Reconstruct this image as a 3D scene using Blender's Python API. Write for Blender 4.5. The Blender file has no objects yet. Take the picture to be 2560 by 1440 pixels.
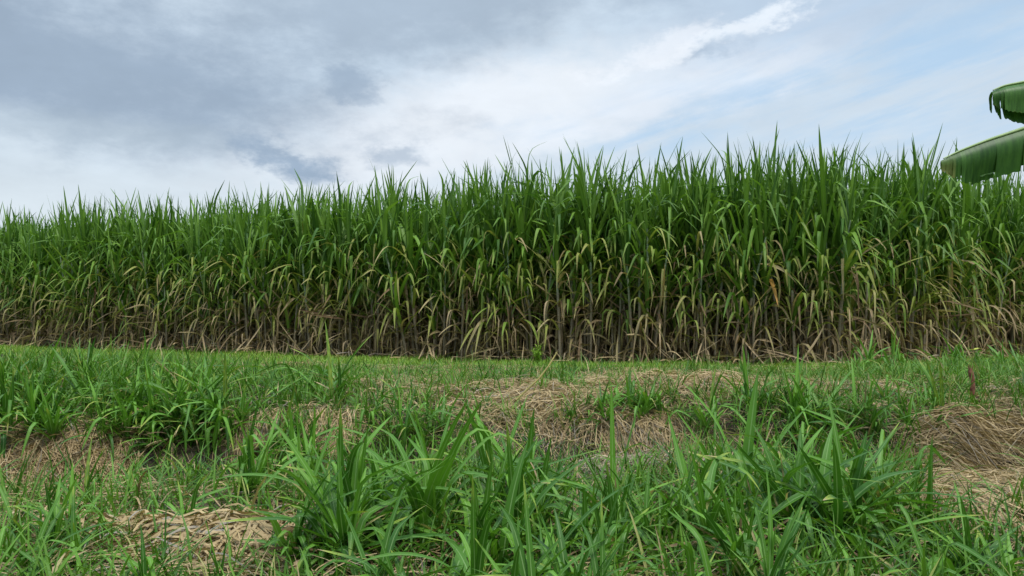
import bpy, math, random
import numpy as np

R = math.radians
SEED = 7
rng = np.random.default_rng(SEED)
random.seed(SEED)
scene = bpy.context.scene
col = scene.collection

# ------------------------------------------------------------------ camera
FPX, CAMH, PITCH = 1971.0, 0.75, R(2.18)
cam_d = bpy.data.cameras.new('camera')
cam_d.sensor_width = 36.0
cam_d.lens = 36.0 * FPX / 2560.0
cam_d.clip_start = 0.05
cam_d.clip_end = 6000
cam = bpy.data.objects.new('camera', cam_d)
col.objects.link(cam)
cam.location = (0, 0, CAMH)
cam.rotation_euler = (R(90) + PITCH, 0, 0)
scene.camera = cam

def project(x, y, z):
    dep = np.maximum(y * math.cos(PITCH) + (z - CAMH) * math.sin(PITCH), 0.05)
    up = -y * math.sin(PITCH) + (z - CAMH) * math.cos(PITCH)
    return 1280 + FPX * x / dep, 720 - FPX * up / dep

# ------------------------------------------------------------------ field edge
EDGE = np.array([(-60.0, 47.2), (-35.0, 33.1), (-13.6, 21.0), (-0.2, 13.4), (2.75, 12.85), (4.7, 12.6), (5.7, 12.8),
                 (11.0, 15.9), (30.0, 29.0)])
POLY = np.vstack([EDGE, [(30, 90), (-60, 90)]])

def edge_dist(x, y):
    """distance to the field's front edge, negative inside the field"""
    x = np.asarray(x, float); y = np.asarray(y, float)
    best = np.full(x.shape, 1e9)
    for a, b in zip(EDGE[:-1], EDGE[1:]):
        d = b - a
        t = np.clip(((x - a[0]) * d[0] + (y - a[1]) * d[1]) / (d @ d), 0, 1)
        best = np.minimum(best, np.hypot(x - a[0] - t * d[0], y - a[1] - t * d[1]))
    ins = np.zeros(x.shape, bool)
    n = len(POLY)
    for i in range(n):
        (x1, y1), (x2, y2) = POLY[i], POLY[(i + 1) % n]
        c = (y1 > y) != (y2 > y)
        with np.errstate(divide='ignore', invalid='ignore'):
            xi = (x2 - x1) * (y - y1) / (y2 - y1 if y2 != y1 else 1e-9) + x1
        ins ^= c & (x < xi)
    return np.where(ins, -best, best)

# ------------------------------------------------------------------ terrain
def sstep(a, b, v):
    t = np.clip((v - a) / (b - a), 0, 1)
    return t * t * (3 - 2 * t)

def terr(x, y):
    x = np.asarray(x, float); y = np.asarray(y, float)
    near = np.exp(-((x) / 22.0) ** 4)
    yd = 5.15 + 0.22 * np.sin(x * 0.9 + 0.6) + 0.14 * np.sin(x * 2.1) + 0.10 * np.maximum(x, 0)
    ditch = -(0.56 + .12 * np.sin(1.9 * x + .4) + .06 * np.sin(5.3 * x)) * np.exp(-np.abs((y - yd) / 0.56) ** 2.6)
    lowf = -0.15 * (1 - sstep(4.0, 7.0, y))
    bank = 0.10 * np.exp(-((y - yd - 2.0) / 0.9) ** 2)
    nz = (0.035 * np.sin(1.7 * x + 0.8 * y) * np.sin(1.3 * y - 0.6 * x) + 0.022 * np.sin(4.1 * x + 1.3) * np.sin(3.7 * y + 0.4 * x)
          + 0.010 * np.sin(9.3 * x + y) * np.sin(8.7 * y - x))
    nz = nz * np.clip(edge_dist(x, y) / 3.0, 0.25, 1.0)
    hollow = -0.34 * np.exp(-(((x + 1.78) / .34) ** 2 + ((y - 5.35) / .36) ** 2) ** 1.5)
    return near * (ditch + lowf + bank + hollow) + nz * np.exp(-((y - 6) / 25) ** 4)

def ground_at(px, py):
    """world point of the terrain seen at a pixel of the photograph"""
    u, v = (px - 1280) / FPX, (720 - py) / FPX
    dx, dy, dz = u, math.cos(PITCH) - v * math.sin(PITCH), math.sin(PITCH) + v * math.cos(PITCH)
    t = np.linspace(0.6, 40, 6000)
    X, Y, Z = dx * t, dy * t, CAMH + dz * t
    hit = np.nonzero(Z < terr(X, Y))[0]
    k = hit[0] if len(hit) else -1
    return float(X[k]), float(Y[k])

# ------------------------------------------------------------------ node helpers
def new_mat(name):
    m = bpy.data.materials.new(name)
    m.use_nodes = True
    nt = m.node_tree
    nt.nodes.clear()
    return m, NT(nt)

class NT:
    def __init__(s, nt):
        s.nt = nt
    def node(s, typ, **kw):
        n = s.nt.nodes.new(typ)
        for k, v in kw.items():
            setattr(n, k, v)
        return n
    def put(s, sock, v):
        if isinstance(v, bpy.types.NodeSocket):
            s.nt.links.new(v, sock)
        elif isinstance(v, (tuple, list)):
            sock.default_value = tuple(v) + ((1.0,) if len(sock.default_value) == 4 and len(v) == 3 else ())
        else:
            sock.default_value = v
    def m(s, op, a, b=0.0, c=0.0, clamp=False):
        n = s.node('ShaderNodeMath', operation=op)
        n.use_clamp = clamp
        s.put(n.inputs[0], a); s.put(n.inputs[1], b); s.put(n.inputs[2], c)
        return n.outputs[0]
    def ss(s, a, b, v):
        n = s.node('ShaderNodeMapRange', interpolation_type='SMOOTHSTEP')
        s.put(n.inputs['Value'], v)
        s.put(n.inputs['From Min'], a); s.put(n.inputs['From Max'], b)
        s.put(n.inputs['To Min'], 0.0); s.put(n.inputs['To Max'], 1.0)
        return n.outputs[0]
    def mix(s, f, a, b, mode='MIX'):
        n = s.node('ShaderNodeMix', data_type='RGBA', blend_type=mode)
        s.put(n.inputs[0], f); s.put(n.inputs[6], a); s.put(n.inputs[7], b)
        return n.outputs[2]
    def noise(s, vec, scale, detail=4, rough=0.55, dist=0.0):
        n = s.node('ShaderNodeTexNoise')
        if vec is not None:
            s.put(n.inputs['Vector'], vec)
        n.inputs['Scale'].default_value = scale
        n.inputs['Detail'].default_value = detail
        n.inputs['Roughness'].default_value = rough
        n.inputs['Distortion'].default_value = dist
        return n.outputs['Fac']
    def xyz(s, x, y, z):
        n = s.node('ShaderNodeCombineXYZ')
        s.put(n.inputs[0], x); s.put(n.inputs[1], y); s.put(n.inputs[2], z)
        return n.outputs[0]

def srgb(r, g, b):
    f = lambda c: (c / 255 / 12.92) if c / 255 <= 0.04045 else ((c / 255 + 0.055) / 1.055) ** 2.4
    return (f(r), f(g), f(b))

# ------------------------------------------------------------------ materials
def blade_mat(name, dark, light, yellow, tan_a, tan_b, rib, trans=0.28, rough=0.42, rib_w=0.055, spec=0.26):
    """a leaf blade; the mesh carries 'tint': r = random, g = dryness, b = across 0..1, a = along 0..1"""
    m, t = new_mat(name)
    at = t.node('ShaderNodeAttribute', attribute_name='tint')
    sp = t.node('ShaderNodeSeparateColor')
    t.nt.links.new(at.outputs['Color'], sp.inputs[0])
    r, g, b, a = sp.outputs[0], sp.outputs[1], sp.outputs[2], at.outputs['Alpha']
    stripe = t.noise(t.xyz(t.m('MULTIPLY', b, 9.0), t.m('MULTIPLY', a, 2.0), t.m('MULTIPLY', r, 90.0)), 2.2, 2)
    blot = t.noise(t.xyz(t.m('MULTIPLY', b, 1.5), t.m('MULTIPLY', a, 7.0), t.m('MULTIPLY', r, 70.0)), 1.6, 3)
    c = t.mix(r, dark, light)
    dry = t.m('ADD', g, t.m('MULTIPLY', t.m('SUBTRACT', blot, 0.5), t.m('MULTIPLY', t.ss(0.05, 0.35, g), 0.7)), clamp=True)
    tan = t.mix(t.m('FRACT', t.m('MULTIPLY', r, 7.3)), tan_a, tan_b)
    c = t.mix(t.ss(0.08, 0.5, dry), c, yellow)
    c = t.mix(t.ss(0.42, 0.85, dry), c, tan)
    ribf = t.m('SUBTRACT', 1.0, t.ss(rib_w * 0.5, rib_w, t.m('ABSOLUTE', t.m('SUBTRACT', b, 0.5))))
    ribf = t.m('MULTIPLY', ribf, t.m('MULTIPLY', t.m('SUBTRACT', 1.0, t.ss(0.3, 0.8, dry)), t.m('SUBTRACT', 0.75, t.m('MULTIPLY', a, 0.5))))
    c = t.mix(ribf, c, rib)
    c = t.mix(1.0, c, t.xyz(*[t.m('ADD', 0.74, t.m('MULTIPLY', stripe, 0.52))] * 3), 'MULTIPLY')
    p = t.node('ShaderNodeBsdfPrincipled')
    t.put(p.inputs['Base Color'], c)
    t.put(p.inputs['Roughness'], t.m('ADD', rough, t.m('MULTIPLY', dry, 0.35), clamp=True))
    p.inputs['Specular IOR Level'].default_value = spec
    bp = t.node('ShaderNodeBump')
    bp.inputs['Strength'].default_value = 0.25
    bp.inputs['Distance'].default_value = 0.002
    t.put(bp.inputs['Height'], stripe)
    t.nt.links.new(bp.outputs[0], p.inputs['Normal'])
    tr = t.node('ShaderNodeBsdfTranslucent')
    t.put(tr.inputs['Color'], t.mix(1.0, c, (1.15, 1.25, 0.55, 1), 'MULTIPLY'))
    mx = t.node('ShaderNodeMixShader')
    t.put(mx.inputs[0], trans)
    t.nt.links.new(p.outputs[0], mx.inputs[1]); t.nt.links.new(tr.outputs[0], mx.inputs[2])
    o = t.node('ShaderNodeOutputMaterial')
    t.nt.links.new(mx.outputs[0], o.inputs[0])
    return m

YEL = (0.30, 0.30, 0.075)
TAN_A, TAN_B = (0.54, 0.41, 0.245), (0.14, 0.085, 0.044)
M_CANE = blade_mat('cane_leaf', (0.038, 0.108, 0.014), (0.170, 0.310, 0.040), (0.30, 0.32, 0.075), TAN_A, TAN_B, (0.20, 0.30, 0.09), rough=.48)
M_BROAD = blade_mat('broad_grass', (0.029, 0.107, 0.010), (0.130, 0.300, 0.028), (0.28, 0.36, 0.05), TAN_A, TAN_B, (0.30, 0.44, 0.18), rib_w=0.075, rough=.46, spec=.30, trans=.26)
M_GRASS = blade_mat('fine_grass', (0.031, 0.105, 0.010), (0.132, 0.275, 0.027), (0.26, 0.30, 0.07), TAN_A, TAN_B, (0.14, 0.25, 0.08))
M_LAWN = blade_mat('short_grass', (0.155, 0.285, 0.028), (0.260, 0.420, 0.050), (0.30, 0.30, 0.09), TAN_A, TAN_B, (0.14, 0.25, 0.08))
M_STRAW = blade_mat('straw', (0.50, 0.375, 0.195), (0.26, 0.18, 0.085), (0.42, 0.33, 0.20), (0.31, 0.275, 0.225), (0.10, 0.080, 0.058), (0.4, 0.3, 0.2), trans=0.12, rough=0.6)

def simple_mat(name, ca, cb, scale, rough=0.7, bump=0.3, detail=5, stretch=(1, 1, 1), trans=0.0):
    m, t = new_mat(name)
    tc = t.node('ShaderNodeTexCoord')
    mp = t.node('ShaderNodeMapping')
    t.nt.links.new(tc.outputs['Object'], mp.inputs[0])
    mp.inputs['Scale'].default_value = stretch
    n = t.noise(mp.outputs[0], scale, detail, 0.6)
    c = t.mix(t.ss(0.3, 0.7, n), ca, cb)
    p = t.node('ShaderNodeBsdfPrincipled')
    t.put(p.inputs['Base Color'], c)
    p.inputs['Roughness'].default_value = rough
    b = t.node('ShaderNodeBump')
    b.inputs['Strength'].default_value = bump
    b.inputs['Distance'].default_value = 0.01
    t.put(b.inputs['Height'], n)
    t.nt.links.new(b.outputs[0], p.inputs['Normal'])
    out = p.outputs[0]
    if trans:
        tr = t.node('ShaderNodeBsdfTranslucent')
        t.put(tr.inputs['Color'], t.mix(1.0, c, (1.4, 1.4, 0.5, 1), 'MULTIPLY'))
        mx = t.node('ShaderNodeMixShader')
        t.put(mx.inputs[0], trans)
        t.nt.links.new(out, mx.inputs[1]); t.nt.links.new(tr.outputs[0], mx.inputs[2])
        out = mx.outputs[0]
    o = t.node('ShaderNodeOutputMaterial')
    t.nt.links.new(out, o.inputs[0])
    return m

def stalk_mat():
    """waxy grey green cane, browner and striped with old sheath low down"""
    m, t = new_mat('cane_stalk')
    tc = t.node('ShaderNodeTexCoord')
    sp = t.node('ShaderNodeSeparateXYZ')
    t.nt.links.new(tc.outputs['Object'], sp.inputs[0])
    z = sp.outputs[2]
    n = t.noise(t.xyz(t.m('MULTIPLY', sp.outputs[0], 90), t.m('MULTIPLY', sp.outputs[1], 90), t.m('MULTIPLY', z, 5.0)), 1.0, 3)
    n2 = t.noise(tc.outputs['Object'], 3.0, 3)
    hi = t.mix(n, (0.12, 0.19, 0.09), (0.27, 0.33, 0.22))
    lo = t.mix(n, (0.11, 0.085, 0.05), (0.27, 0.22, 0.14))
    f = t.ss(0.75, 1.55, t.m('ADD', z, t.m('MULTIPLY', t.m('SUBTRACT', n2, 0.5), 1.3)))
    c = t.mix(f, lo, hi)
    ring = t.m('ABSOLUTE', t.m('SUBTRACT', t.m('FRACT', t.m('DIVIDE', z, 0.15)), 0.5))
    c = t.mix(t.m('MULTIPLY', t.ss(0.44, 0.49, ring), 0.6), c, (0.10, 0.085, 0.05, 1))
    p = t.node('ShaderNodeBsdfPrincipled')
    t.put(p.inputs['Base Color'], c)
    p.inputs['Roughness'].default_value = 0.55
    o = t.node('ShaderNodeOutputMaterial')
    t.nt.links.new(p.outputs[0], o.inputs[0])
    return m
M_STALK = stalk_mat()

# ------------------------------------------------------------------ mesh building
def mesh_from(name, V, F, tint=None, mat=None, smooth=True):
    """V (n,3); F (m,4) quads"""
    me = bpy.data.meshes.new(name)
    nv, nf = len(V), len(F)
    me.vertices.add(nv)
    me.vertices.foreach_set('co', np.ascontiguousarray(V, dtype=np.float32).ravel())
    me.loops.add(nf * 4)
    me.loops.foreach_set('vertex_index', np.ascontiguousarray(F, dtype=np.int32).ravel())
    me.polygons.add(nf)
    me.polygons.foreach_set('loop_start', np.arange(0, nf * 4, 4, dtype=np.int32))
    me.polygons.foreach_set('loop_total', np.full(nf, 4, dtype=np.int32))
    if tint is not None:
        at = me.attributes.new('tint', 'FLOAT_COLOR', 'POINT')
        at.data.foreach_set('color', np.ascontiguousarray(tint, dtype=np.float32).ravel())
    me.update(calc_edges=True)
    me.polygons.foreach_set('use_smooth', np.full(nf, smooth))
    if mat:
        me.materials.append(mat)
    return me

class Bag:
    """gathers quad patches, then links them as ONE mesh object"""
    def __init__(s):
        s.V, s.F, s.T, s.n = [], [], [], 0
    def grid(s, P, tint):
        """P (N,a,b,3) grids of points, tint (N,a,b,4)"""
        N, a, b = P.shape[:3]
        idx = np.arange(N * a * b).reshape(N, a, b) + s.n
        f = np.stack([idx[:, :-1, :-1], idx[:, :-1, 1:], idx[:, 1:, 1:], idx[:, 1:, :-1]], -1).reshape(-1, 4)
        s.V.append(P.reshape(-1, 3)); s.F.append(f); s.T.append(tint.reshape(-1, 4)); s.n += N * a * b
    def tube(s, pts, rad, k=8, tint=(0.5, 0, 0.2, 0.5)):
        pts = np.asarray(pts, float); rad = np.asarray(rad, float)
        tan = np.gradient(pts, axis=0)
        tan /= np.linalg.norm(tan, axis=1)[:, None] + 1e-9
        ref = np.array([0.0, 1.0, 0.0]) if abs(tan[0, 1]) < 0.8 else np.array([1.0, 0, 0])
        u = np.cross(tan, ref); u /= np.linalg.norm(u, axis=1)[:, None]
        v = np.cross(tan, u)
        a = np.linspace(0, 2 * np.pi, k + 1)
        P = pts[:, None] + rad[:, None, None] * (np.cos(a)[None, :, None] * u[:, None] + np.sin(a)[None, :, None] * v[:, None])
        s.grid(P[None], np.broadcast_to(np.array(tint, float), P[None].shape[:3] + (4,)).copy())
    def mesh(s, name, mat):
        return mesh_from(name, np.vstack(s.V), np.vstack(s.F), np.vstack(s.T), mat)
    def build(s, name, mat, parent=None):
        o = bpy.data.objects.new(name, s.mesh(name, mat))
        col.objects.link(o)
        if parent:
            o.parent = parent
        return o

def arr(v, n):
    return np.broadcast_to(np.asarray(v, float), (n,)).copy()

def prof_leaf(s):
    return np.clip(0.62 + 1.5 * s, 0, 1) * np.clip(1 - s ** 2.6, 0, 1) ** 0.85 + 0.015

def blades(bag, P, az, th0, bend, brk, sb, L, W, dry, rnd, fold=0.12, roll=0.0, curl=0.0, S=10, dry_tip=0.0, tip_pow=1.5, kbreak=0.05, wave=0.0, ground=False):
    """N leaf blades: start P, azimuth az, tilt from the vertical th0 + bend*s + a sharper break brk at s = sb"""
    P = np.asarray(P, float); n = len(P)
    if n == 0:
        return
    az, th0, bend, brk, sb, L, W, dry, rnd, fold, roll, curl, dry_tip = [arr(q, n)[:, None] for q in (az, th0, bend, brk, sb, L, W, dry, rnd, fold, roll, curl, dry_tip)]
    s = np.linspace(0, 1, S + 1)[None]
    def ang(q):
        return np.minimum(th0 + bend * q + brk / (1 + np.exp(-(q - sb) / kbreak)), R(176))
    th = ang(s); ph = az + curl * s
    sm = (s[:, 1:] + s[:, :-1]) / 2
    thm, phm = ang(sm), az + curl * sm
    step = L / S
    d = np.stack([np.sin(thm) * np.cos(phm), np.sin(thm) * np.sin(phm), np.cos(thm)], -1) * step[..., None]
    pos = np.concatenate([P[:, None], P[:, None] + np.cumsum(d, 1)], 1)
    if ground:
        pos[..., 2] = np.maximum(pos[..., 2], terr(pos[..., 0], pos[..., 1]) + 0.01)
    T = np.stack([np.sin(th) * np.cos(ph), np.sin(th) * np.sin(ph), np.cos(th)], -1)
    side = np.stack([-np.sin(ph), np.cos(ph), np.zeros_like(ph)], -1)
    nn = np.cross(side, T)
    rl = (roll * s)[..., None]
    sd = side * np.cos(rl) + nn * np.sin(rl)
    nr = nn * np.cos(rl) - side * np.sin(rl)
    w = (W * prof_leaf(s))[..., None]
    if wave:
        w = w * (1 + wave * np.sin(s * 19 + rnd * 40)[..., None])
    lift = nr * fold[..., None] * w
    G = np.stack([pos + sd * w * 0.5 - lift, pos, pos - sd * w * 0.5 - lift], 2)
    tint = np.empty(G.shape[:3] + (4,))
    tint[..., 0] = rnd[..., None]
    tint[..., 1] = np.clip(dry + dry_tip * s ** tip_pow, 0, 1)[..., None]
    tint[..., 2] = np.array([0.0, 0.5, 1.0])[None, None]
    tint[..., 3] = s[..., None]
    bag.grid(G, tint)

def lay(bag, x, y, head, L, W, surf, grey, rnd, bow=0.5, rise=0.03, S=5, hump=0.03, kink=.25):
    """N straws lying on surf(x, y), bowed sideways and humped"""
    n = len(x)
    head, L, W, grey, rnd, bow, rise, hump = [arr(q, n)[:, None] for q in (head, L, W, grey, rnd, bow, rise, hump)]
    s = np.linspace(-0.5, 0.5, S + 1)[None]
    ph = head + bow * s + kink * np.sign(s - rng.uniform(-.3, .3, (n, 1))) * rng.normal(0, 1, (n, 1))
    X = x[:, None] + L * np.cumsum(np.cos(ph), 1) / (S + 1)
    Y = y[:, None] + L * np.cumsum(np.sin(ph), 1) / (S + 1)
    Z = surf(X, Y) + rise + hump * (1 - 4 * s * s) + rng.normal(0, 0.35, (n, 1)) * hump * 2 * s * 2
    pos = np.stack([X, Y, Z], -1)
    rl = rng.uniform(-1.1, 1.1, (n, 1))
    sd = np.stack([-np.sin(ph) * np.cos(rl), np.cos(ph) * np.cos(rl), np.sin(rl) * np.ones_like(ph)], -1)
    w = (W * (1 - 0.6 * np.abs(s) * 2 * 0.8))[..., None]
    G = np.stack([pos + sd * w / 2, pos - sd * w / 2], 2)
    tint = np.empty(G.shape[:3] + (4,))
    tint[..., 0] = rnd[..., None]; tint[..., 1] = grey[..., None]
    tint[..., 2] = np.array([0.1, 0.3])[None, None]; tint[..., 3] = (s + 0.5)[..., None]
    bag.grid(G, tint)

def tag(o, label=None, cat=None, group=None, kind=None):
    if label: o['label'] = label
    if cat: o['category'] = cat
    if group: o['group'] = group
    if kind: o['kind'] = kind
    return o

def empty(name, loc, label, cat, group=None):
    o = bpy.data.objects.new(name, None)
    o.empty_display_size = 0.1
    col.objects.link(o)
    o.location = loc
    return tag(o, label, cat, group)

U = lambda a, b, n=None: rng.uniform(a, b, n)

# ------------------------------------------------------------------ sky and light
SUN_EL, SUN_AZ = R(60), R(146)          # azimuth from +Y towards +X
def make_world():
    w = bpy.data.worlds.new('World')
    scene.world = w
    w.use_nodes = True
    w.node_tree.nodes.clear()
    t = NT(w.node_tree)
    tc = t.node('ShaderNodeTexCoord')
    sp = t.node('ShaderNodeSeparateXYZ')
    t.nt.links.new(tc.outputs['Generated'], sp.inputs[0])
    dx, dy, dz = sp.outputs
    sky = t.node('ShaderNodeTexSky', sky_type='NISHITA')
    sky.sun_disc = False
    sky.sun_elevation = SUN_EL
    sky.sun_rotation = SUN_AZ
    sky.air_density = 1.0; sky.dust_density = 1.2; sky.ozone_density = 1.2
    el = t.m('ARCSINE', t.m('MINIMUM', t.m('MAXIMUM', dz, -1.0), 1.0))
    az = t.m('ARCTAN2', dx, dy)
    # clouds lie on a high flat layer: they flatten towards the horizon
    k = t.m('ADD', t.m('MAXIMUM', dz, 0.0), 0.16)
    cv = t.xyz(t.m('DIVIDE', dx, k), t.m('DIVIDE', dy, k), 0.0)
    n_big = t.noise(cv, 1.1, 6, 0.55)
    n_mid = t.noise(cv, 3.2, 7, 0.6, 0.4)
    n_el = t.noise(t.xyz(t.m('MULTIPLY', az, 3.0), t.m('MULTIPLY', el, 9.0), 3.7), 1.0, 7, 0.6)
    n_e3 = t.noise(t.xyz(t.m('MULTIPLY', az, 34.0), t.m('MULTIPLY', el, 60.0), 5.2), 1.0, 6, 0.65)
    n_e2 = t.noise(t.xyz(t.m('MULTIPLY', az, 11.0), t.m('MULTIPLY', el, 22.0), 1.2), 1.0, 7, 0.62)
    def ncol(vec, scale):
        n = t.node('ShaderNodeTexNoise'); t.put(n.inputs['Vector'], vec)
        n.inputs['Scale'].default_value = scale; n.inputs['Detail'].default_value = 5; n.inputs['Roughness'].default_value = .62
        q = t.node('ShaderNodeSeparateColor'); t.nt.links.new(n.outputs['Color'], q.inputs[0])
        return q.outputs[0], q.outputs[1]
    raw = t.xyz(az, t.m('MULTIPLY', el, 1.7), 2.3)
    p1, q1 = ncol(raw, 9.0); p2, q2 = ncol(raw, 34.0)
    def warp(v, a, b, ka, kb):
        return t.m('ADD', v, t.m('ADD', t.m('MULTIPLY', t.m('SUBTRACT', a, .5), ka), t.m('MULTIPLY', t.m('SUBTRACT', b, .5), kb)))
    azw, elw = warp(az, p1, p2, .10, .035), warp(el, q1, q2, .045, .018)
    # streak coordinates, rising to the right
    st = t.xyz(t.m('ADD', t.m('MULTIPLY', az, 3.0), t.m('MULTIPLY', el, 3.0)), t.m('ADD', t.m('MULTIPLY', el, 26.0), t.m('MULTIPLY', az, -7.0)), 8.1)
    n_st = t.noise(st, 1.0, 6, 0.6, 0.3)
    w1 = t.m('SUBTRACT', n_el, 0.5); w2 = t.m('ADD', t.m('SUBTRACT', n_e2, 0.5), t.m('MULTIPLY', t.m('SUBTRACT', n_e3, 0.5), .55))

    def blob(px, py, rx, ry, rot=0.0, soft=(0.55, 1.25), w=(1.3, 0.7)):
        a0 = math.atan((px - 1280) / FPX); e0 = math.atan((795 - py) / FPX * math.cos(a0))
        a = t.m('SUBTRACT', azw, a0); e = t.m('SUBTRACT', elw, e0)
        c, s_ = math.cos(rot), math.sin(rot)
        u = t.m('DIVIDE', t.m('ADD', t.m('MULTIPLY', a, c), t.m('MULTIPLY', e, s_)), rx / FPX)
        v = t.m('DIVIDE', t.m('ADD', t.m('MULTIPLY', a, -s_), t.m('MULTIPLY', e, c)), ry / FPX)
        d = t.m('SQRT', t.m('ADD', t.m('MULTIPLY', u, u), t.m('MULTIPLY', v, v)))
        d = t.m('ADD', d, t.m('ADD', t.m('MULTIPLY', w1, w[0]), t.m('MULTIPLY', w2, w[1])))
        return t.m('SUBTRACT', 1.0, t.ss(soft[0], soft[1], d))

    az0, el0 = az, el
    horizon = t.m('SUBTRACT', 1.0, t.ss(R(3), R(16), el))
    c = t.mix(n_big, srgb(176, 194, 211), srgb(198, 210, 221))
    c = t.mix(t.m('MULTIPLY', horizon, 0.9), c, srgb(203, 212, 217))
    # broad pale band across the middle
    band = blob(1200, 300, 720, 150, 0.24, (0.3, 1.25), (1.0, 0.9))
    c = t.mix(t.m('MULTIPLY', band, 0.95), c, srgb(216, 222, 229))
    band2 = blob(1800, 190, 420, 95, 0.30, (0.2, 1.3), (1.8, 1.3))
    c = t.mix(t.m('MULTIPLY', band2, 0.8), c, srgb(212, 220, 230))
    # wide grey cloud upper left and along the top
    g1 = blob(170, 130, 640, 195, -0.10, (0.25, 1.35), (1.1, 0.9))
    c = t.mix(t.m('MULTIPLY', g1, 0.95), c, srgb(143, 160, 179))
    g2 = blob(1100, -30, 760, 160, 0.10, (0.35, 1.2), (1.4, 0.8))
    c = t.mix(t.m('MULTIPLY', g2, 0.9), c, srgb(156, 172, 189))
    g3 = blob(2150, -10, 560, 130, 0.0, (0.2, 1.3), (1.4, 0.8))
    c = t.mix(t.m('MULTIPLY', g3, 0.6), c, srgb(162, 182, 204))
    g4 = blob(60, 310, 420, 45, 0.0, (0.2, 1.3), (1.6, 0.8))
    c = t.mix(t.m('MULTIPLY', g4, 0.5), c, srgb(165, 180, 193))
    # small dark puffs
    for (px, py, rx, ry, f, ro) in ((890, 195, 95, 50, 0.75, 0.05), (640, 378, 110, 46, 1.0, -0.30), (725, 405, 120, 46, 1.0, -0.15), (1000, 388, 85, 28, 0.6, 0.0),
                                    (1765, 120, 110, 30, 0.6, 0.1), (930, 240, 60, 22, 0.5, 0.0)):
        b = blob(px, py, rx, ry, ro, (0.2, 1.1), (0.3, 1.6))
        c = t.mix(t.m('MULTIPLY', b, f), c, srgb(146, 164, 184))
    # bright torn edge
    b = blob(1870, 60, 230, 22, 0.30, (0.0, 1.2), (1.0, 4.5))
    c = t.mix(t.m('MULTIPLY', b, 0.62), c, srgb(234, 239, 244))
    b = blob(1660, 115, 150, 40, 0.30, (0.0, 1.3), (.8, 4.0))
    c = t.mix(t.m('MULTIPLY', b, 0.6), c, srgb(226, 231, 238))
    # fine mottling
    c = t.mix(1.0, c, t.xyz(*[t.m('ADD', 0.84, t.m('ADD', t.m('MULTIPLY', n_mid, 0.18), t.m('MULTIPLY', n_e2, 0.14)))] * 3), 'MULTIPLY')
    # the layer is brightened overhead, outside the picture, to add light to the scene
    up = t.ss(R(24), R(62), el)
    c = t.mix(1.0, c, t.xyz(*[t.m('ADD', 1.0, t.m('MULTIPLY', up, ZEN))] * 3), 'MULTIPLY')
    # openings of thin blue between the streaks
    holes = t.m('MAXIMUM', blob(2200, 215, 760, 200, 0.15, (0.2, 1.2), (1.0, 0.5)), blob(1700, 330, 420, 100, 0.05, (0.1, 1.2), (1.2, 0.8)))
    clear = t.m('MULTIPLY', holes, t.ss(0.40, 0.62, t.m('ADD', t.m('MULTIPLY', n_st, 0.7), t.m('MULTIPLY', n_e2, 0.3))))
    cover = t.m('SUBTRACT', 1.0, t.m('MULTIPLY', clear, 0.15))
    c = t.mix(t.m('MULTIPLY', clear, 0.75), c, srgb(168, 198, 224))
    b1 = t.node('ShaderNodeBackground'); b1.inputs['Strength'].default_value = 0.10
    t.nt.links.new(sky.outputs[0], b1.inputs[0])
    b2 = t.node('ShaderNodeBackground'); b2.inputs['Strength'].default_value = 1.0
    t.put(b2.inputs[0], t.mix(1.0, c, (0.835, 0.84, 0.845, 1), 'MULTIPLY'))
    mx = t.node('ShaderNodeMixShader')
    t.put(mx.inputs[0], cover)
    t.nt.links.new(b1.outputs[0], mx.inputs[1]); t.nt.links.new(b2.outputs[0], mx.inputs[2])
    o = t.node('ShaderNodeOutputWorld')
    t.nt.links.new(mx.outputs[0], o.inputs[0])
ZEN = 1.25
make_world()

sd = bpy.data.lights.new('sun', 'SUN')
sd.energy = 1.9
sd.angle = R(11)
sd.color = (1.0, 0.965, 0.91)
so = bpy.data.objects.new('sun', sd)
col.objects.link(so)
so.location = (4, 6, 12)
so.rotation_euler = (R(90) - SUN_EL, 0, R(180) - SUN_AZ + R(0))
from mathutils import Vector
sdir = Vector((math.sin(SUN_AZ) * math.cos(SUN_EL), math.cos(SUN_AZ) * math.cos(SUN_EL), math.sin(SUN_EL)))
so.rotation_euler = sdir.to_track_quat('Z', 'Y').to_euler()

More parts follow.
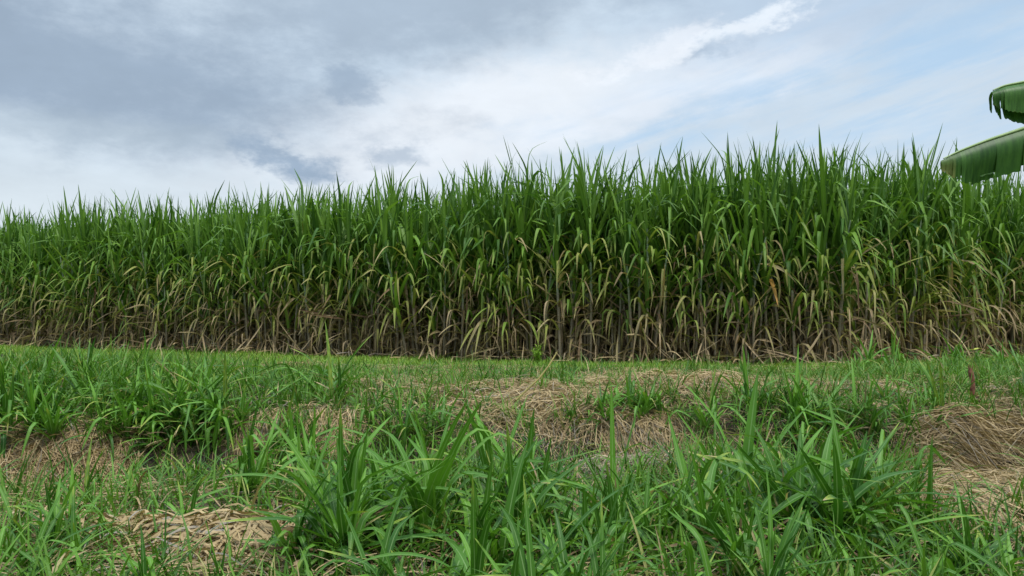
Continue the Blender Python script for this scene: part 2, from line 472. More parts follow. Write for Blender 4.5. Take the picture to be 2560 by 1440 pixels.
# ------------------------------------------------------------------ ground
def make_ground():
    def axis(lo, hi, stp, far_lo, far_hi, n=16):
        mid = np.arange(lo, hi + stp / 2, stp)
        a = lo - np.geomspace(0.5, lo - far_lo, n)[::-1]
        b = hi + np.geomspace(0.5, far_hi - hi, n)
        return np.concatenate([a, mid, b])
    xs = axis(-14, 14, 0.10, -1500, 1500)
    ys = axis(-3, 22, 0.09, -800, 2500)
    X, Y = np.meshgrid(xs, ys, indexing='ij')
    Z = terr(X, Y)
    P = np.stack([X, Y, Z], -1)
    idx = np.arange(P.shape[0] * P.shape[1]).reshape(P.shape[:2])
    F = np.stack([idx[:-1, :-1], idx[1:, :-1], idx[1:, 1:], idx[:-1, 1:]], -1).reshape(-1, 4)
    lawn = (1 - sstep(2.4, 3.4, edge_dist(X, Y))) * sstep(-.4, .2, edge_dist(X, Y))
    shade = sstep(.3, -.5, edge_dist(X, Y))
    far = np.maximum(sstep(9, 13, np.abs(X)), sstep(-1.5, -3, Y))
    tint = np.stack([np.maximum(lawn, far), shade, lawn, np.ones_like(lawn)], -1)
    m, t = new_mat('ground_soil')
    tc = t.node('ShaderNodeTexCoord')
    v = tc.outputs['Object']
    n1 = t.noise(v, 0.8, 6, 0.6); n2 = t.noise(v, 14.0, 5, 0.65); n3 = t.noise(v, 2.6, 5, 0.6)
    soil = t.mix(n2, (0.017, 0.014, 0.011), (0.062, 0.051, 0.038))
    litter = t.mix(t.noise(v, 45, 3), (0.055, 0.040, 0.025), (0.19, 0.14, 0.085))
    green = t.mix(n2, (0.024, 0.050, 0.012), (0.070, 0.13, 0.028))
    c = t.mix(t.ss(0.45, 0.62, n3), soil, litter)
    at = t.node('ShaderNodeAttribute', attribute_name='tint')
    spa = t.node('ShaderNodeSeparateColor'); t.nt.links.new(at.outputs['Color'], spa.inputs[0])
    c = t.mix(t.ss(0.48, 0.62, t.m('ADD', n1, t.m('MULTIPLY', spa.outputs[0], .3))), c, green)
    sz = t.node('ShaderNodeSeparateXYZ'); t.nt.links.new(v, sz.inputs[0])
    c = t.mix(t.m('MULTIPLY', t.m('MAXIMUM', spa.outputs[1], t.ss(-.18, -.36, sz.outputs[2])), .9), c, soil)  # ground coloured darker under the cane and in the ditch, standing for shade
    p = t.node('ShaderNodeBsdfPrincipled')
    t.put(p.inputs['Base Color'], c)
    p.inputs['Roughness'].default_value = 0.95
    p.inputs['Specular IOR Level'].default_value = 0.15
    b = t.node('ShaderNodeBump')
    b.inputs['Strength'].default_value = 0.6; b.inputs['Distance'].default_value = 0.03
    t.put(b.inputs['Height'], n2)
    t.nt.links.new(b.outputs[0], p.inputs['Normal'])
    o = t.node('ShaderNodeOutputMaterial')
    t.nt.links.new(p.outputs[0], o.inputs[0])
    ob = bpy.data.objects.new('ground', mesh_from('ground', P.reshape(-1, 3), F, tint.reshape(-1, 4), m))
    col.objects.link(ob)
    ob['kind'] = 'structure'
make_ground()

# ------------------------------------------------------------------ sugarcane
def stalk_path(h, lean, az):
    z = np.linspace(0, h, int(h / 0.075) + 1)
    off = lean * (z / h) ** 1.5
    return np.stack([off * math.cos(az), off * math.sin(az), z], -1)

def cane_meshes(seed):
    """one stool of sugarcane: list of stalk meshes, the green foliage, the dead leaves"""
    global rng
    keep = rng
    rng = np.random.default_rng(seed)
    ns = int(rng.integers(3, 5))
    stalks, gf, df = [], Bag(), Bag()
    for i in range(ns):
        a = 2 * np.pi * (i + U(-.3, .3)) / ns
        bx, by = 0.11 * math.cos(a), 0.11 * math.sin(a)
        h = U(1.75, 2.25)
        lean, la = U(0.04, 0.34), a + U(-.7, .7)
        path = stalk_path(h, lean, la) + np.array([bx, by, -0.02])
        zz = path[:, 2]
        ring = 1 + 0.22 * (np.abs((zz / 0.15) % 1 - 0.5) > 0.38)
        rad = np.interp(zz, [0, h * .55, h], [0.020, 0.022, 0.012]) * ring
        b = Bag(); b.tube(path, rad, 7)
        stalks.append(b.mesh('stalk', M_STALK))
        at = lambda z: np.array([np.interp(z, zz, path[:, k]) for k in range(3)]).T
        a0 = U(0, 6.28)
        # green leaves, two ranked with wander
        n = int(rng.integers(15, 20))
        f = np.linspace(0, 1, n)
        zl = U(.32, 1.20)
        zs = zl + (h - zl) * f + U(-.04, .04, n)
        azs = a0 + np.pi * np.arange(n) + U(-.75, .75, n)
        th = np.interp(f, [0, .5, .85, 1], [R(42), R(25), R(13), R(6)]) * U(.6, 1.4, n)
        bend = np.interp(f, [0, .6, 1], [R(40), R(24), R(12)]) * U(.3, 1.5, n)
        brk = np.interp(f, [0, .6, .9, 1], [R(105), R(128), R(110), R(30)]) * U(.55, 1.2, n) * (U(0, 1, n) < np.interp(f, [0, .8, 1], [.9, .8, .4]))
        sb = U(.48, .80, n)
        L = np.interp(f, [0, .5, 1], [1.0, 1.32, 1.45]) * U(.86, 1.12, n)
        W = np.interp(f, [0, .5, 1], [0.052, 0.072, 0.060]) * U(.8, 1.2, n)
        dry = np.clip(np.interp(f, [0, .22, .4], [.22, .06, 0]) * U(.3, 1.8, n), 0, 1)
        blades(gf, at(zs), azs, th, bend, brk, sb, L, W, dry, U(0, 1, n), fold=U(.06, .20, n), roll=U(-.8, .8, n), curl=U(-.35, .35, n), S=14, dry_tip=np.interp(f, [0, .5, .85], [.45, .22, .0]) * U(.2, 1.6, n), kbreak=0.03)
        # spindle: narrow unopened blades pointing straight up
        n = int(U(0, 1) < .8)
        blades(gf, at(np.full(n, h)), U(0, 6.28, n), U(0, .14, n), U(0, .16, n), 0, .5, U(1.0, 1.4, n), U(.030, .048, n), 0, U(0, 1, n), fold=.35, roll=U(-.5, .5, n), S=8)
        # yellowing leaves that hang
        n = int(rng.integers(3, 6))
        blades(df, at(U(.40, 1.9, n)), U(0, 6.28, n), U(R(30), R(62), n), U(R(25), R(70), n), U(R(50), R(90), n), U(.3, .6, n), U(.75, 1.15, n), U(.038, .054, n),
               U(.28, .58, n), U(0, 1, n), fold=.12, roll=U(-1, 1, n), curl=U(-.5, .5, n), S=11, dry_tip=.3, kbreak=.05)
        # dead leaves
        n = int(rng.integers(5, 9))
        z0 = .2 + U(0, 1, n) ** 1.2 * U(.5, 1.45)
        blades(df, at(z0), U(0, 6.28, n), U(R(28), R(95), n), U(R(0), R(60), n), U(R(40), R(120), n) * (U(0, 1, n) < .72), U(.25, .6, n), np.minimum(U(.5, 1.15, n), 0.40 + z0 * 1.1), U(.022, .056, n),
               U(.72, 1.0, n), U(0, 1, n), fold=U(.1, .4, n), roll=U(-2.4, 2.4, n), curl=U(-.9, .9, n), S=9, kbreak=.06, wave=.12)
        # fallen ones propped from the ground against the stalk, and thin strips clinging to it
        n = int(rng.integers(2, 5))
        aa = U(0, 6.28, n); rr = U(.12, .75, n)
        Pb = np.stack([bx + rr * np.cos(aa), by + rr * np.sin(aa), np.full(n, .01)], -1)
        blades(df, Pb, aa + np.pi + U(-.9, .9, n), U(R(20), R(75), n), U(-.3, .5, n), 0, .5, U(.4, 1.0, n), U(.014, .042, n), U(.7, 1, n), U(0, 1, n), fold=.25, roll=U(-2, 2, n), curl=U(-.6, .6, n), S=6)
    foliage = gf.mesh('foliage', M_CANE)
    dead = df.mesh('dead_leaves', M_CANE)
    rng = keep
    return stalks, foliage, dead

NVAR = 18
VARS = [cane_meshes(100 + i) for i in range(NVAR)]
CANE_GROUP = 'sugarcane plants in the front rows of the field'

def place_cane(v, x, y, rz, sc, sz, label):
    st, fo, de = VARS[v]
    root = empty('sugarcane_plant', (x, y, float(terr(x, y))), label, 'sugarcane', CANE_GROUP)
    root.rotation_euler = (float(rng.normal(0, .055)), float(rng.normal(0, .055)), rz)
    root.scale = (sc, sc, sz)
    for me in st:
        o = bpy.data.objects.new('stalk', me); col.objects.link(o); o.parent = root
    o = bpy.data.objects.new('foliage', fo); col.objects.link(o); o.parent = root
    o = bpy.data.objects.new('dead_leaves', de); col.objects.link(o); o.parent = root
    return root

seg = np.diff(EDGE, axis=0)
slen = np.hypot(seg[:, 0], seg[:, 1])
cum = np.concatenate([[0], np.cumsum(slen)])
def edge_point(s, off):
    k = int(np.clip(np.searchsorted(cum, s) - 1, 0, len(seg) - 1))
    d = seg[k] / slen[k]
    p = EDGE[k] + d * (s - cum[k])
    return p + np.array([-d[1], d[0]]) * off, d
def hscale(x, y):
    px, _ = project(np.array(x), np.array(y), np.array(0.0))
    return float(np.interp(px, [0, 600, 1100, 1300, 1600, 1900, 2150, 2350, 2560], [1.04, 1.01, 1.0, 1.04, 1.02, 1.05, 1.06, 1.09, 1.07]))

s0, s1 = cum[2] - 1.3, cum[7] + 0.8
NROW, STEP = 3, (cum[7] + 0.8 - cum[2] + 1.3) / 97.0
cane_pts = []
for r in range(NROW):
    for i in range(97):
        p, d = edge_point(s0 + (i + 0.5 * (r % 2) + U(-.28, .28)) * STEP, 0.10 + 0.48 * r + U(-.16, .16))
        cane_pts.append((r, i, p[0], p[1]))

def cane_label(r, px):
    row = ('front row', 'second row', 'third row')[r]
    if px < 640:
        return f'leafy green sugarcane plant in the {row}, at the far low end of the field'
    if px < 1150:
        return f'dense green sugarcane plant in the {row}, beyond the straw strewn bank'
    if px < 1800:
        return f'tall sugarcane plant with hanging yellowed leaves in the {row}, middle of the field'
    if px < 2180:
        return f'tall sugarcane plant with bare pale stalks in the {row}, near the field corner'
    return f'sugarcane plant in the {row} past the field corner, under and beside the banana leaves'

SPECIAL = {   # pixel column: (label, height factor, what is added)
    1938: ('front sugarcane plant with one bright orange yellow dying leaf', 1.0, 'orange'),
    1275: ('front sugarcane plant with pale green leaves sprawling down onto the short grass', 1.0, 'sprawl')}
front_px = [float(project(np.array(q[2]), np.array(q[3]), np.array(0.0))[0]) if q[0] == 0 else 1e9 for q in cane_pts]
special = {}
for k in SPECIAL:
    order = np.argsort(np.abs(np.array(front_px) - k))
    special[int(next(o for o in order if int(o) not in special))] = SPECIAL[k]
def add_single(root, what):
    b = Bag()
    if what == 'orange':
        blades(b, [(-.02, -.12, 1.28)], -1.55, .7, .6, 1.4, .25, .80, .075, .5, .5, fold=.1, S=12, dry_tip=.2)
        o = b.build('dying_leaf', M_ORANGE)
        o['label'] = 'bright orange yellow dying leaf'
    else:
        n = 7
        blades(b, np.stack([U(-.1, .1, n), U(-.15, -.05, n), U(.55, .8, n)], -1), U(-2.7, -.5, n), U(.9, 1.5, n), U(.6, 1.2, n), U(.2, .6, n), .5, U(.8, 1.15, n), U(.05, .075, n), U(.12, .3, n), U(.7, 1, n), fold=.1, S=12, dry_tip=.1)
        o = b.build('sprawling_leaves', M_CANE)
        o['label'] = 'pale green leaves sprawling to the ground'
    root.rotation_euler = (0, 0, 0)
    o.parent = root
M_ORANGE = blade_mat('orange_leaf', (.5, .25, .04), (.5, .25, .04), (.55, .30, .05), (.50, .22, .05), (.50, .30, .12), (.5, .35, .1))

for qi, (r, i, x, y) in enumerate(cane_pts):
    px = float(project(np.array(x), np.array(y), np.array(0.0))[0])
    hs = hscale(x, y)
    lab, hf, what = special.get(qi, (cane_label(r, px), 1.0, None))
    root = place_cane(int(rng.integers(NVAR)), float(x), float(y), U(0, 6.28), U(.92, 1.08), hs * U(.93, 1.05) * hf, lab)
    if what:
        add_single(root, what)

# the many plants behind, one mass
def make_field():
    g = 0.46
    xs, ys = np.meshgrid(np.arange(-42, 27, g), np.arange(12, 44, g), indexing='ij')
    x = (xs + U(-.22, .22, xs.shape)).ravel(); y = (ys + U(-.22, .22, ys.shape)).ravel()
    d = edge_dist(x, y)
    inner = (x > -14.6) & (y < 26) & (x < 12.2)
    keep = (d < np.where(inner, -1.45, -0.05)) & (d > -8.5)
    x, y = x[keep], y[keep]
    n = len(x)
    me = bpy.data.meshes.new('sugarcane_field')
    me.vertices.add(n)
    me.vertices.foreach_set('co', np.stack([x, y, terr(x, y)], -1).astype(np.float32).ravel())
    a = me.attributes.new('turn', 'FLOAT', 'POINT'); a.data.foreach_set('value', U(0, 6.28, n).astype(np.float32))
    hs = np.array([hscale(p, q) for p, q in zip(x, y)]) * U(.92, 1.07, n)
    a = me.attributes.new('tall', 'FLOAT', 'POINT'); a.data.foreach_set('value', hs.astype(np.float32))
    a = me.attributes.new('which', 'INT', 'POINT'); a.data.foreach_set('value', rng.integers(0, NVAR, n).astype(np.int32))
    ob = bpy.data.objects.new('sugarcane_field', me)
    col.objects.link(ob)
    tag(ob, 'mass of green sugarcane filling the field behind its front rows', 'sugarcane', None, 'stuff')
    src = {}
    for o in col.objects:
        if o.type == 'MESH' and o.parent and o.parent.name.startswith('sugarcane_plant'):
            src.setdefault(o.data.name, o)
    ng = bpy.data.node_groups.new('field_plants', 'GeometryNodeTree')
    ng.interface.new_socket('Geometry', in_out='INPUT', socket_type='NodeSocketGeometry')
    ng.interface.new_socket('Geometry', in_out='OUTPUT', socket_type='NodeSocketGeometry')
    N, Lk = ng.nodes, ng.links
    gi, go = N.new('NodeGroupInput'), N.new('NodeGroupOutput')
    jn = N.new('GeometryNodeJoinGeometry')
    for st, fo, de in VARS:
        jj = N.new('GeometryNodeJoinGeometry')
        for me_ in list(st) + [fo, de]:
            if me_.name not in src:
                continue
            oi = N.new('GeometryNodeObjectInfo'); oi.transform_space = 'ORIGINAL'
            oi.inputs[0].default_value = src[me_.name]
            Lk.new(oi.outputs['Geometry'], jj.inputs[0])
        gt = N.new('GeometryNodeGeometryToInstance')
        Lk.new(jj.outputs[0], gt.inputs[0]); Lk.new(gt.outputs[0], jn.inputs[0])
    def named(nm, dt):
        q = N.new('GeometryNodeInputNamedAttribute'); q.data_type = dt
        q.inputs[0].default_value = nm
        return q.outputs[0]
    ip = N.new('GeometryNodeInstanceOnPoints')
    Lk.new(gi.outputs[0], ip.inputs['Points']); Lk.new(jn.outputs[0], ip.inputs['Instance'])
    ip.inputs['Pick Instance'].default_value = True
    Lk.new(named('which', 'INT'), ip.inputs['Instance Index'])
    cx = N.new('ShaderNodeCombineXYZ'); Lk.new(named('turn', 'FLOAT'), cx.inputs[2])
    Lk.new(cx.outputs[0], ip.inputs['Rotation'])
    cs = N.new('ShaderNodeCombineXYZ'); cs.inputs[0].default_value = cs.inputs[1].default_value = 1.0
    Lk.new(named('tall', 'FLOAT'), cs.inputs[2])
    Lk.new(cs.outputs[0], ip.inputs['Scale'])
    Lk.new(ip.outputs[0], go.inputs[0])
    md = ob.modifiers.new('plants', 'NODES'); md.node_group = ng
    print('field plants', n)
make_field()

# ------------------------------------------------------------------ grass and straw on the ground
def soft(px, py, spots):
    v = np.zeros_like(px)
    for (cx, cy, rx, ry, w) in spots:
        v = np.maximum(v, w * np.clip(1.35 - np.hypot((px - cx) / rx, (py - cy) / ry), 0, 1))
    return v
def lump(x, y, f, seed):
    return (np.sin(f * x + seed) * np.sin(f * 1.13 * y + 2 * seed) + np.sin(f * 2.3 * x - seed * 3 + y) * np.sin(f * 1.9 * y + seed) * .6) * .5

# places that are covered by straw rather than grass (pixels of the photograph, at the ground)
STRAW = [(120, 1185, 250, 85, 1.2), (600, 1375, 330, 100, 1.0), (100, 1330, 180, 70, .5), (2460, 1190, 230, 150, 1.25), (1330, 1010, 260, 75, 1.0), (1650, 965, 560, 55, 1.0), (1100, 960, 300, 36, .9), (1000, 1010, 120, 40, .6),
         (1560, 1110, 190, 75, .85), (810, 1085, 75, 75, .8), (660, 1085, 55, 45, .7), (690, 925, 130, 25, .9), (420, 915, 110, 16, .5), (2150, 1010, 260, 70, .6), (2480, 1030, 170, 60, .7),
         (1480, 1160, 290, 75, 1.0), (610, 1070, 90, 55, .9), (2150, 1170, 160, 60, .4)]

def scatter(n, ylo, yhi, spread=0.74):
    """points over the near ground, even per area, a little wider than the view"""
    y = np.sqrt(U(ylo ** 2, yhi ** 2, n))
    x = U(-1, 1, n) * (spread * y + 0.6)
    return x, y

def make_lawn():
    n = 420000
    y = U(8.0, 24, n); x = U(-19, 15, n)
    d = edge_dist(x, y)
    ok = (d > -0.25) & (d < 3.1 + .5 * lump(x, y, 1.6, 2.2)) & (np.abs(x) < .76 * y + 1)
    x, y, d = x[ok], y[ok], d[ok]
    ok = (lump(x, y, 2.1, .7) + U(-.4, .7, len(x)) > -.25 + .5 * (d > 2.3))
    x, y = x[ok], y[ok]; n = len(x)
    b = Bag()
    tall = np.clip(1.1 + .7 * lump(x, y, 1.2, 4.0), .5, 2)
    blades(b, np.stack([x, y, terr(x, y) - .005], -1), U(0, 6.28, n), U(.1, .75, n), U(.1, 1.0, n), 0, .5, U(.05, .105, n) * tall, U(.008, .014, n), (U(0, 1, n) < .12) * U(.3, 1, n), U(0, 1, n), S=2, fold=.1)
    o = b.build('lawn_grass', M_LAWN)
    tag(o, 'strip of short bright green grass along the foot of the cane', 'grass', None, 'stuff')
    print('lawn', n)
make_lawn()

def make_grass():
    """knee-low grass between the clumps"""
    n = 14000
    x, y = scatter(n, 1.5, 10.5)
    px, py = project(x, y, terr(x, y))
    d = edge_dist(x, y)
    p = .85 - soft(px, py, STRAW) * .74 + .35 * lump(x, y, 1.4, 1.1)
    p = np.where(d < 2.5, .03, p) * (1 - .6 * sstep(-.2, -.4, terr(x, y)))
    ok = U(0, 1, n) < p
    x, y = x[ok], y[ok]; n = len(x)
    k = rng.integers(6, 14, n)
    X, Y = np.repeat(x, k), np.repeat(y, k)
    N = len(X)
    sz = np.repeat(U(.55, 1.25, n), k) * np.where(Y < 3, .8, 1)
    X = X + rng.normal(0, .035, N); Y = Y + rng.normal(0, .035, N)
    b = Bag()
    st_ = soft(*project(X, Y, terr(X, Y)), [(250, 1030, 400, 130, 1.0), (1100, 1340, 350, 120, .8), (2000, 1380, 480, 130, .8), (2000, 1060, 350, 70, .5)])
    sz = sz * (1 + .45 * st_)
    blades(b, np.stack([X, Y, terr(X, Y) - .01], -1), U(0, 6.28, N), np.abs(rng.normal(.25, .3, N)), U(.2, 1.4, N), U(0, 1, N) * (U(0, 1, N) < .4), U(.4, .7, N), U(.12, .34, N) * sz, U(.005, .013, N) * (.6 + .4 * sz),
           (U(0, 1, N) < .10) * U(.3, 1, N), np.clip(np.repeat(U(0, 1, n), k) + U(-.2, .2, N), 0, 1), fold=.12, roll=U(-1, 1, N), curl=U(-.5, .5, N), S=5, ground=True)
    o = b.build('grass', M_GRASS)
    tag(o, 'low green grass growing all over the bank and the near ground', 'grass', None, 'stuff')
    print('grass', N)
make_grass()

def make_straw():
    n = 150000
    x, y = scatter(n, 1.5, 11.5)
    px, py = project(x, y, terr(x, y))
    d = edge_dist(x, y)
    hol = np.hypot((px - 605) / 45, (py - 1065) / 40)
    p = np.maximum(soft(px, py, STRAW), .28 + .35 * np.clip(lump(x, y, 1.9, 5.0), 0, 1))
    p = np.where(d < 2.2, .10, p) * np.where(hol < 1, .15, 1) * (1 - .75 * sstep(-.22, -.42, terr(x, y)))
    ok = U(0, 1, n) < p
    x, y = x[ok], y[ok]; n = len(x)
    px, py = project(x, y, terr(x, y))
    greyz = soft(px, py, [(1450, 1170, 330, 90, 1), (640, 1000, 130, 60, .8), (1750, 1210, 200, 90, .8), (700, 1060, 140, 60, .6)])
    grey = np.where(U(0, 1, n) < .15 + greyz * .8, U(.55, 1, n), U(0, .25, n))
    head = 1.4 * lump(x, y, 1.1, 3.0) + rng.normal(0, 1.2, n)
    near = np.clip((6 - y) / 4, 0, 1)
    b = Bag()
    lay(b, x, y, head, U(.10, .34, n) * (1 + .4 * near), U(.003, .007, n) * (1 + .5 * (U(0, 1, n) < .1)), terr, grey, U(0, 1, n), U(-.7, .7, n), U(.0, .06, n), 5, U(.0, .04, n))
    o = b.build('loose_straw', M_STRAW)
    tag(o, 'loose dry straw strewn over the bank and between the grass', 'straw', None, 'stuff')
    # leaf trash at the foot of the cane
    b = Bag()
    n = 2400
    s = U(s0 - 6, s1 + 4, n)
    pts = np.array([edge_point(q, U(-.25, 1.2))[0] for q in s])
    lay(b, pts[:, 0], pts[:, 1], U(0, 6.28, n), U(.25, .8, n), U(.010, .03, n), terr, np.where(U(0, 1, n) < .35, U(.5, 1, n), U(0, .3, n)), U(0, 1, n), U(-1, 1, n), U(0, .12, n), 5, U(0, .14, n))
    o = b.build('leaf_litter', M_STRAW)
    tag(o, 'fallen dry cane leaves littering the foot of the field', 'leaf litter', None, 'stuff')
make_straw()

# heaps of straw: each a mound of its own
def heap(px, py, rx, ry, h, n, head, spread, grey, label, wid=(.003, .009), ln=(.2, .55), fan=0.0):
    cx, cy = ground_at(px, py)
    b = Bag()
    n = int(n * 1.7); spread *= 1.35
    a = U(0, 6.28, n); r = np.sqrt(U(0, 1, n)) * (.95 + .22 * np.sin(3 * a + cx) + rng.normal(0, .18, n))
    x, y = cx + rx * r * np.cos(a), cy + ry * r * np.sin(a)
    def surf(X, Y):
        q = ((X - cx) / rx) ** 2 + ((Y - cy) / ry) ** 2
        return terr(X, Y) + h * np.clip(1 - q / 1.25, 0, 1) ** .8 * (1 + .6 * np.sin(7 * X + 3 * Y) * np.sin(8 * Y - 2 * X)) + .012 * np.sin(23 * X) * np.sin(19 * Y)
    hd = head + fan * (x - cx) / rx + rng.normal(0, spread, n)
    L = U(ln[0], ln[1], n)
    x = x - L * .5 * np.cos(hd); y = y - L * .5 * np.sin(hd)
    lay(b, x, y, hd, L, U(wid[0], wid[1], n), surf, np.where(U(0, 1, n) < grey, U(.5, 1, n), U(0, .25, n)), U(0, 1, n), U(-.8, .8, n), U(-.025, .03, n), 6, U(0, .05, n) * (U(0, 1, n) < .6))
    # a closed core of packed straw, coloured dark for shade between the strands
    k1, k2 = 22, 8
    rr, aa = np.meshgrid(np.linspace(0.02, .9, k2), np.linspace(0, 2 * np.pi, k1 + 1), indexing='ij')
    X, Y = cx + rx * rr * np.cos(aa), cy + ry * rr * np.sin(aa)
    Z = surf(X, Y) - .05
    G = np.stack([X, Y, Z], -1)[None]
    tt = np.zeros(G.shape[:3] + (4,)); tt[..., 0] = .1356; tt[..., 1] = 1.0; tt[..., 3] = rr[None]; tt[..., 2] = .2
    b.grid(G, tt)
    o = b.build('straw_heap', M_STRAW)
    tag(o, label, 'straw heap', 'heaps of dry straw on the ground')
heap(2480, 1200, .62, .46, .09, 2600, -.35, .28, .15, 'combed heap of tan straw lying beside the large green blades, right of all heaps', fan=-.5, ln=(.3, .75))
heap(2430, 1300, .40, .20, .06, 1100, -1.2, .3, .2, 'lower fan of straw spilling down in front of the combed heap', ln=(.25, .5), fan=.5)
heap(110, 1185, .62, .34, .05, 2000, .15, .55, .1, 'flat pale straw heap at the foot of the tall left grass', ln=(.25, .6))
heap(580, 1370, .66, .26, .05, 2600, .6, .8, .15, 'broad-stranded straw heap nearest the viewer', wid=(.006, .016), ln=(.18, .5))
heap(1320, 1010, .95, .55, .04, 1900, .45, .6, .2, 'large rounded straw mound on the bank under the bent yellow stem')
heap(1600, 1120, .34, .24, .10, 900, -.9, .5, .25, 'small straw mound below the bank, next to grey dead grass')
heap(810, 1085, .22, .30, .05, 650, 1.75, .25, .1, 'straw hanging over the ditch edge beside the dark hollow')
heap(665, 1080, .15, .20, .03, 280, 1.55, .22, .15, 'narrow straw wisp hanging into the dark hollow')
heap(690, 927, .85, .5, .05, 1500, .1, .6, .1, 'low straw heap by the short grass strip, behind the left grass')
heap(2100, 985, .8, .5, .06, 1400, .2, .6, .2, 'straw heap matted with grass near the pale curled leaf')
heap(1750, 965, 1.3, .6, .06, 2400, .0, .7, .1, 'long low straw heap on the crest of the bank')

# ------------------------------------------------------------------ broad-bladed clumps
def clump_mesh(seed, big=False):
    global rng
    keep = rng; rng = np.random.default_rng(seed)
    b = Bag()
    n = int(rng.integers(9, 17))
    a0 = U(0, 6.28)
    nst = int(rng.integers(2, 4))
    sx, sy = rng.normal(0, .035, nst), rng.normal(0, .035, nst)
    k = rng.integers(0, nst, n)
    P = np.stack([sx[k], sy[k], U(-.01, .10, n)], -1)
    f = U(0, 1, n)
    th = np.interp(f, [0, .4, 1], [R(5), R(27), R(70)]) * U(.7, 1.3, n)
    blades(b, P, U(0, 6.28, n), th, U(.2, 1.2, n) * (.4 + f), U(R(20), R(120), n) * (U(0, 1, n) < .62), U(.3, .75, n), U(.26, .66, n), U(.012, .037, n) * (1.3 if big else 1.08), (U(0, 1, n) < .03) * U(.15, .4, n),
           U(0, 1, n), fold=U(.06, .2, n), roll=U(-.9, .9, n), curl=U(-.4, .4, n), S=12, dry_tip=(U(0, 1, n) < .3) * U(.4, 1, n), tip_pow=5, kbreak=.035)
    m_ = 4
    blades(b, np.stack([rng.normal(0, .03, m_), rng.normal(0, .03, m_), U(.02, .1, m_)], -1), U(0, 6.28, m_), U(.7, 1.5, m_), U(.3, 1.0, m_), 0, .5, U(.18, .38, m_), U(.008, .018, m_), U(.6, 1, m_), U(0, 1, m_), fold=.2, roll=U(-2, 2, m_), curl=U(-1, 1, m_), S=7)
    for j in range(nst):     # short sheathed stems
        b.tube(np.stack([np.full(4, sx[j]), np.full(4, sy[j]), np.linspace(-.02, .13, 4)], -1), [.009, .008, .007, .004], 6)
    me = b.mesh('grass_clump', M_BROAD)
    rng = keep
    return me
CL = [clump_mesh(500 + i) for i in range(14)]
CLB = [clump_mesh(700 + i, True) for i in range(10)]

def put_clump(me, x, y, sc, label, group, sz=1.0):
    o = bpy.data.objects.new('grass_clump', me)
    col.objects.link(o)
    o.location = (x, y, float(terr(x, y)))
    o.rotation_euler = (float(rng.normal(0, .06)), float(rng.normal(0, .06)), U(0, 6.28))
    o.scale = (sc, sc, sc * sz)
    return tag(o, label, 'grass clump', group)

def region(n, cx, cy, rx, ry, meshes, sc, label, group, sz=1.0):
    for _ in range(n):
        a, r = U(0, 6.28), math.sqrt(U(0, 1))
        x, y = ground_at(cx + rx * r * math.cos(a), cy + ry * r * math.sin(a))
        put_clump(meshes[int(rng.integers(len(meshes)))], x, y, U(*sc), label, group, sz)

G1 = 'broad-bladed grass clumps around the ditch'
region(66, 250, 1045, 350, 85, CL, (.66, 1.0), 'tall grass clump in the thick stand on the left bank', G1)
region(12, 30, 970, 90, 50, CL, (.6, .85), 'tall grass clump in the thick stand on the left bank', G1)
region(12, 500, 1080, 130, 60, CL, (.7, 1.0), 'leaning grass clump where the left stand ends at the dark hollow', G1)
region(5, 820, 1000, 60, 25, CL, (.75, 1.0), 'upright grass tuft on the bank behind the hanging straw', G1)
region(14, 700, 1210, 140, 60, CL, (.7, 1.0), 'green grass clump growing in the ditch in front of the dark hollow', G1)
region(8, 1000, 1080, 110, 60, CL, (.65, .9), 'grass clump on the slope left of the rounded straw mound', G1)
region(18, 1350, 1015, 480, 55, CL, (.28, .5), 'small tuft pushing up through the straw on the bank crest', G1)
region(5, 760, 1090, 110, 35, CL, (.3, .5), 'small tuft at the ditch edge among the hanging straw', G1)
region(9, 1580, 1060, 110, 30, CL, (.6, .85), 'short dark grass tuft above the small straw mound', G1)
region(16, 2000, 1080, 260, 60, CL, (.65, .95), 'grass clump on the bank behind the two tallest blades', G1)
region(8, 2270, 1050, 110, 50, CL, (.55, .8), 'sparse grass tuft left of the rusty stump', G1)
region(7, 330, 1290, 240, 50, CL, (.4, .62), 'small grass clump sprouting through straw near the viewer', G1)
region(9, 110, 1400, 130, 60, CL, (.4, .6), 'small grass clump sprouting through straw near the viewer', G1)
G2 = 'large-bladed grass clumps nearest the viewer'
region(28, 1090, 1330, 260, 110, CLB, (.65, 1.0), 'large-bladed grass clump in the central near thicket', G2)
region(16, 1480, 1400, 200, 60, CLB, (.5, .72), 'large-bladed grass clump in front of the grey dead grass', G2)
region(34, 1960, 1370, 300, 110, CLB, (.65, 1.0), 'large-bladed grass clump in the near thicket of longest leaves', G2)
region(4, 2430, 1480, 130, 30, CLB, (.5, .7), 'large-bladed grass clump in front of the combed straw heap', G2)
region(6, 850, 1420, 120, 40, CLB, (.7, .9), 'large-bladed grass clump beside the nearest straw heap', G2)
region(24, 2340, 930, 230, 26, CL, (.55, 1.0), 'light green grass tuft at the foot of the field corner', G1)

region(20, 1620, 1530, 720, 70, CLB, (.5, .75), 'large-bladed grass clump at the very front, rising from the lower frame edge', G2)
region(4, 200, 1500, 260, 50, CL, (.4, .6), 'small grass clump sprouting through straw near the viewer', G1)
